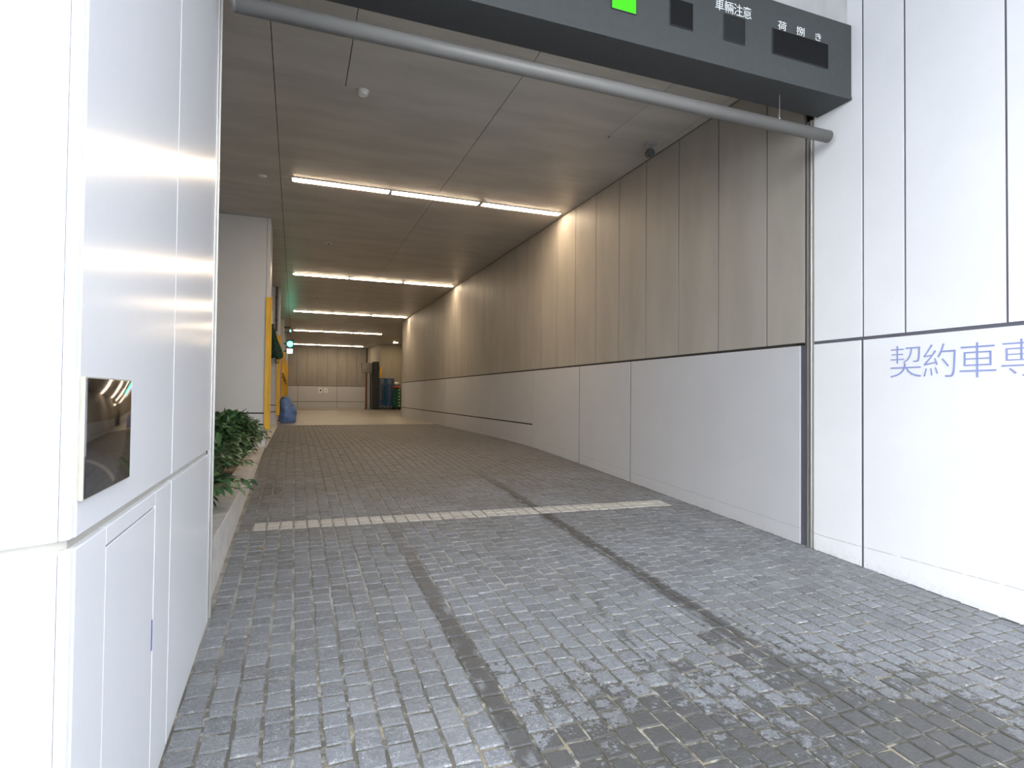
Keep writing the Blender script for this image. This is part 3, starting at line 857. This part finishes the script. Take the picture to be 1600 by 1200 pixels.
# white line painted on the concrete
MBl = MB(); MBl.box(.12, 1.95, 28.6, 29.3, FI - .01, FI + .002)
struct(MBl.build('floor_line', M['paint_white']))

# two small signs on the back wall
for k, (xa, lab) in enumerate(((1.35, 'small white plaque with dark mark on the back wall, left of the pair'), (1.655, 'small white blank plaque on the back wall, right of the pair'))):
    t = thing('wall_plaque', lab, 'plaque', (xa + .12, YB, .03), 'plaques on the back wall')
    MB().box(xa, xa + .22, YB - .015, YB, .03, .33).build('plate', M['tag_white'], t, bevel=.004)
    if k == 0: MB().tube([(xa + .12, YB - .019, .18), (xa + .12, YB - .014, .18)], .055, 16).build('mark', M['plastic_dark'], t)
    else:
        MB().box(xa + .05, xa + .185, YB - .018, YB - .014, .08, .28).build('inner_panel', M['block_panel'], t)

# ------------------------------------------------------------------ far right corner: cabinet, box on post, cages, crates
t = thing('steel_cabinet', 'tall narrow dark steel cabinet at the far corner left of the roll cages', 'cabinet', (4.16, 32.3, FI))
MB().box(4.00, 4.32, 32.15, 32.75, FI + .03, 1.76).build('body', M['steel_dark'], t, bevel=.008)
MB().box(4.02, 4.30, 32.13, 32.155, FI + .10, 1.72).build('door', M['steel_dark'], t, bevel=.004)
MB().box(4.02, 4.30, 32.2, 32.7, FI, FI + .03).build('plinth', M['black'], t)
t = thing('box_on_post', 'grey square box on a dark post beside the tall dark cabinet', 'post', (3.78, 32.6, FI))
MB().box(3.44, 3.98, 32.35, 32.95, 1.16, 1.69).build('box', M['box_grey'], t, bevel=.012)
MB().box(3.66, 3.74, 32.6, 32.7, FI + .02, 1.16).build('post', M['rust'], t)
MB().box(3.80, 3.88, 32.55, 32.65, FI + .02, 1.16).build('post', M['frame_grey'], t)['label'] = 'pale post strip'
MB().box(3.90, 3.97, 32.6, 32.7, FI + .02, 1.16).build('post', M['steel_dark'], t)
MB().box(3.60, 3.98, 32.5, 32.85, FI, FI + .02).build('base_plate', M['steel_dark'], t)

def cage(x0, x1, y0, y1, lab):
    t = thing('roll_cage', lab, 'roll cage', ((x0 + x1) / 2, (y0 + y1) / 2, FI), 'blue roll cages in the far corner')
    zb = FI + .19; zt = FI + 1.71
    MB().box(x0, x1, y0, y1, zb, zb + .035).build('base', M['cage_blue'], t)
    def grid(a, b, n):
        m_ = MB()
        A = Vector((*a, 0)); B = Vector((*b, 0))
        for p in (A, B): m_.tube([(p.x, p.y, zb), (p.x, p.y, zt)], .017, 8)
        for z in (zb + .3, zb + .8, zb + 1.2, zt): m_.tube([(A.x, A.y, z), (B.x, B.y, z)], .012, 6)
        for k in range(1, n):
            p = A.lerp(B, k / n); m_.tube([(p.x, p.y, zb), (p.x, p.y, zt)], .008, 6)
        return m_
    grid((x0, y1), (x1, y1), 8).build('back_panel', M['cage_blue'], t)
    grid((x0, y0), (x0, y1), 6).build('side_panel', M['cage_blue'], t)
    grid((x1, y0), (x1, y1), 6).build('side_panel', M['cage_blue'], t)
    grid((x0 + .01, y0), (x1 - .01, y0), 5).build('front_gate', M['cage_blue'], t)
    for xx in (x0 + .07, x1 - .07):
        for yy in (y0 + .07, y1 - .07):
            w = MB().tube([(xx - .016, yy, FI + .062), (xx + .016, yy, FI + .062)], .06, 16).build('caster', M['black'], t)
            MB().box(xx - .03, xx + .03, yy - .02, yy + .02, FI + .10, zb).build('fork', M['frame_grey'], w)
cage(4.36, 4.72, 32.02, 32.85, 'left blue roll cage beside the tall dark cabinet')
cage(4.76, 5.10, 32.02, 32.85, 'blue roll cage between the left cage and the green crates')

t = thing('crate_dolly', 'black wheeled dolly under the stack of green crates', 'dolly', (5.32, 32.4, FI))
MB().box(5.13, 5.53, 32.1, 32.7, FI + .09, FI + .13).build('deck', M['black'], t, bevel=.006)
for xx in (5.19, 5.47):
    for yy in (32.17, 32.63): MB().tube([(xx - .015, yy, FI + .045), (xx + .015, yy, FI + .045)], .045, 14).build('caster', M['black'], t)
pos = ['lowest green crate, resting on the black dolly', 'second green crate up in the stack on the black dolly', 'third green crate up in the stack on the black dolly',
       'fourth green crate up in the stack on the black dolly', 'fifth green crate up in the stack on the black dolly', 'top green crate, under the red and white bags']
cz = FI + .13
cr = None
for k in range(6):
    loc = (5.33, 32.4, cz + k * .172)
    if cr is None:
        cr = thing('green_crate', pos[k], 'crate', loc, 'green crates stacked on the dolly')
        b_ = MB(); x0, x1, y0, y1, z = 5.145, 5.515, 32.12, 32.68, loc[2]
        b_.box(x0, x1, y0, y1, z, z + .012)
        b_.box(x0, x1, y0, y0 + .012, z + .012, z + .165).box(x0, x1, y1 - .012, y1, z + .012, z + .165)
        b_.box(x0, x0 + .012, y0 + .012, y1 - .012, z + .012, z + .165).box(x1 - .012, x1, y0 + .012, y1 - .012, z + .012, z + .165)
        b_.build('body', M['crate_green'], cr)
        MB().box(x0 - .006, x1 + .006, y0 - .006, y0 + .002, z + .145, z + .168).build('rim', M['crate_green'], cr)
        MB().box(5.39, 5.47, y0 - .009, y0 - .001, z + .05, z + .12).build('tag_card', M['tag_white'], cr)['label'] = 'white tag card'
    else:
        copy_thing(cr, loc, pos[k])
ztop = cz + 6 * .172
def bag(name, mat, c, s, lab, seed):
    rr = random.Random(seed); V = []; F = []; nu, nv = 20, 10
    for j in range(nv + 1):
        ph = math.pi * j / nv
        for i in range(nu):
            a = 2 * math.pi * i / nu; f = 1 + .10 * math.sin(3 * a + seed + 2 * ph) + .07 * math.sin(7 * a - seed)
            V.append((c[0] + s[0] * f * math.sin(ph) * math.cos(a), c[1] + s[1] * f * math.sin(ph) * math.sin(a), c[2] + s[2] * (1 - math.cos(ph))))
    for j in range(nv):
        for i in range(nu):
            i2 = (i + 1) % nu; F.append((j * nu + i, j * nu + i2, (j + 1) * nu + i2, (j + 1) * nu + i))
    fm = MB(); fm.v = V; fm.f = F; fm.mi = [0] * len(F); o = fm.build(name, mat, smooth=True); tag(o, lab, 'bag')
bag('red_bag', M['red'], (5.30, 32.35, ztop - .004), (.19, .20, .07), 'red bag lying on the top green crate', 2)
bag('white_bag', M['tag_white'], (5.33, 32.40, ztop + .138), (.15, .17, .12), 'white bag heaped on the red bag above the green crates', 5)

# details in the recess
o = MB().box(4.475, 4.545, 32.9, 33.09, -.3, 1.50).build('corner_guard', M['yellow'], bevel=.005); tag(o, 'short yellow corner guard on the recess wall above the blue cages', 'corner guard', 'yellow guards in the far recess')
o = MB().box(4.40, 4.455, 32.95, 33.02, 1.36, 1.52).build('wall_box', M['plastic_dark'], bevel=.005); tag(o, 'tiny black box on the recess corner above the cages', 'box')
o = MB().box(XR - .012, XR + .002, 21.5, 21.68, .55, 1.15).build('wall_plate', M['box_grey'], bevel=.002); tag(o, 'narrow grey plate near the far end of the right wall', 'plate')

# ------------------------------------------------------------------ sky light
w = bpy.data.worlds.new('overcast_sky'); scene.world = w; w.use_nodes = True
nt = w.node_tree; bg = nt.nodes['Background']
tc = nt.nodes.new('ShaderNodeTexCoord'); sp = nt.nodes.new('ShaderNodeSeparateXYZ'); nt.links.new(tc.outputs['Generated'], sp.inputs[0])
nt.links.new(mix(nt, maprange(nt, sp.outputs['Z'], -.1, .8), (.93, .965, 1.0), (.90, .95, 1.0)), bg.inputs['Color'])
bg.inputs['Strength'].default_value = 7.3

# ------------------------------------------------------------------ camera
yaw, pitch, roll = .360001314, .0195445489, .010315339
fwd = Vector((math.sin(yaw) * math.cos(pitch), math.cos(yaw) * math.cos(pitch), math.sin(pitch)))
r0 = Vector((math.cos(yaw), -math.sin(yaw), 0)); u0 = r0.cross(fwd)
r = r0 * math.cos(roll) + u0 * math.sin(roll); u = -r0 * math.sin(roll) + u0 * math.cos(roll)
cd = bpy.data.cameras.new('camera'); cam = bpy.data.objects.new('camera', cd); COL.objects.link(cam)
cam.matrix_world = Matrix(((r.x, u.x, -fwd.x, 0), (r.y, u.y, -fwd.y, 0), (r.z, u.z, -fwd.z, 0), (0, 0, 0, 1)))
cd.sensor_width = 36; cd.lens = 36 * 902.486 / 1600; cd.clip_start = .02; cd.clip_end = 200
scene.camera = cam
scene.view_settings.view_transform = 'Standard'
scene.view_settings.look = 'None'
scene.view_settings.gamma = 1
scene.view_settings.use_curve_mapping = False
scene.view_settings.exposure = 0
